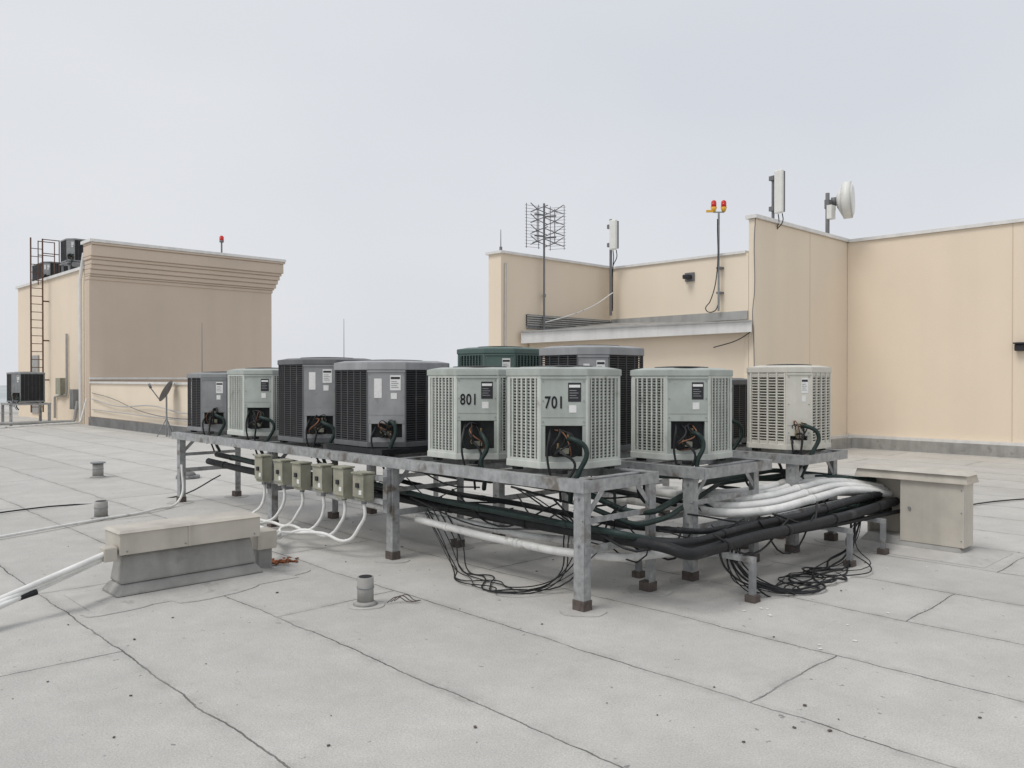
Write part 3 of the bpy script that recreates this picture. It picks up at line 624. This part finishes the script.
panel_ant(14.35,11.7,3.0,5.15,4.45,5.12,.2,.12,-.9)
panel_ant(15.45,8.36,4.0,5.72,4.92,5.80,.2,.18,-1.0)
b=B('obstruction_light',(14.5,9.02,4))
b.cyl('mast',M['galvd'],(14.48,9.02,2.95),(14.48,9.02,4.93),.02)
T=CF((14.48,9.02,0))
b.box('crossbar',M['galvd'],-.11,.11,-.015,.015,4.93,4.95,T=T)
for s in (-1,1):
    p=T@Vector((s*.10,0,0))
    b.cyl('lamp_base',M['yellow'],(p.x,p.y,4.95),(p.x,p.y,5.04),.035,.066); b.cyl('lens',M['red'],(p.x,p.y,5.04),(p.x,p.y,5.13),.053); b.sph('lens_dome',M['red'],(p.x,p.y,5.13),.053)
b.box('yellow_junction',M['yellow'],-.25,-.1,-.03,.03,4.94,4.98,T=T)
for z in (3.3,3.8): b.box('bracket',M['antg'],14.47,14.6,8.97,9.07,z,z+.04)
b.tube('cable',M['black'],[(14.45,9.03,4.8),(14.44,9.05,3.6),(14.45,9.2,3.15),(14.45,9.3,3.0),(14.45,9.1,2.95),(14.48,9.02,3.1)],.010,bez=True)
b.done()
b=B('microwave_dish',(17.9,8.4,5))
b.cyl('mast',M['antg'],(17.9,8.36,4.2),(17.9,8.36,5.75),.045); c=Vector((18.25,8.06,5.6)); nn=Vector((.32,-1,.02)).normalized()
b.cyl('shroud',M['antw'],tuple(c-nn*.09),tuple(c+nn*.09),.41,seg=40); b.cyl('radome',M['antw'],tuple(c+nn*.091),tuple(c+nn*.13),.40,.30,seg=40)
b.cyl('back',M['antw'],tuple(c-nn*.22),tuple(c-nn*.091),.15,.39,seg=40); b.cyl('radio',M['antg'],tuple(c-nn*.34),tuple(c-nn*.22),.10,seg=16)
b.box('mount',M['antg'],17.85,18.2,8.31,8.41,5.4,5.6); b.box('radio_box',M['antw'],17.75,17.95,8.2,8.31,5.15,5.45)
b.done()
b=B('security_camera',(14.5,9.78,3.7)); b.box('housing',M['labelk'],14.40,14.56,9.70,9.84,3.66,3.75); b.box('backplate',M['antg'],14.561,14.598,9.66,9.88,3.62,3.8); b.done({'housing':.02})
b=B('wall_light',(18.7,4.76,2.2)); b.box('housing',M['labelk'],18.6,18.74,4.66,4.84,2.14,2.28); b.box('visor',M['labelk'],18.56,18.74,4.65,4.85,2.281,2.31); b.done({'housing':.02})
for (x,y,z0,z1) in ((9.15,21.3,1.48,3.05),(12.9,20.35,1.48,3.3),(11.35,12.1,4.1,4.6)):
    b=B('whip_antenna',(x,y,z0)); b.cyl('rod',M['antg'],(x,y,z0),(x,y,z1),.012,.006,seg=8); b.cyl('base',M['antg'],(x,y,z0),(x,y,z0+.15),.03,seg=10); b.done()
b=B('obstruction_light',(13.7,30.2,6.3)); b.cyl('stem',M['antg'],(13.7,30.1,6.28),(13.7,30.1,6.75),.03); b.cyl('lamp_base',M['antg'],(13.7,30.1,6.75),(13.7,30.1,6.82),.08); b.cyl('lens',M['red'],(13.7,30.1,6.82),(13.7,30.1,6.93),.08); b.sph('lens_dome',M['red'],(13.7,30.1,6.93),.08); b.done()
# small satellite dish close to the parapet, seen edge-on
b=B('satellite_dish',(8.75,23.0,0))
dx,dy=8.72,22.6
b.cyl('mast',M['galvd'],(dx,dy,0),(dx,dy,1.15),.022)
for a in range(3):
    an=a*2.1+.4; b.cyl('tripod',M['galvd'],(dx,dy,.5),(dx+.25*math.cos(an),dy+.25*math.sin(an),0),.014,seg=8)
bm=b.bm('reflector',M['antg']); nn=Vector((-.72,.60,.50)).normalized()
X=Matrix.Translation((dx+.03,dy-.03,1.22))@nn.to_track_quat('Z','Y').to_matrix().to_4x4()
rings=[]
for k in range(7):
    r=.30*k/6; ring=[bm.verts.new(X@Vector((r*math.cos(a*math.pi/14),r*1.08*math.sin(a*math.pi/14),.7*r*r))) for a in range(28)] if k else [bm.verts.new(X@Vector((0,0,0)))]
    rings.append(ring)
for a in range(28): bm.faces.new((rings[0][0],rings[1][a],rings[1][(a+1)%28]))
for k in range(1,6):
    for a in range(28): bm.faces.new((rings[k][a],rings[k][(a+1)%28],rings[k+1][(a+1)%28],rings[k+1][a]))
b.cyl('arm',M['antg'],tuple(X@Vector((0,-.30,.08))),tuple(X@Vector((0,-.1,.5))),.015,seg=8)
b.cyl('lnb',M['antg'],tuple(X@Vector((0,-.12,.45))),tuple(X@Vector((0,-.04,.55))),.035,seg=12)
b.done()
unit(9.4,36.9,1.3,1.9,5.48,.85,SD,name='rooftop_condenser_unit')
unit(9.25,33.2,.8,1.0,5.9,.9,SL,name='rooftop_condenser_unit')
b=B('unit_support_frame',(9.7,33.7,5.5))
for x in (9.3,10.0):
    for y in (33.3,34.1): b.box('leg',M['galvd'],x-.03,x+.03,y-.03,y+.03,5.46,5.86)
b.box('frame',M['galvd'],9.22,10.08,33.18,34.22,5.862,5.9); b.done()
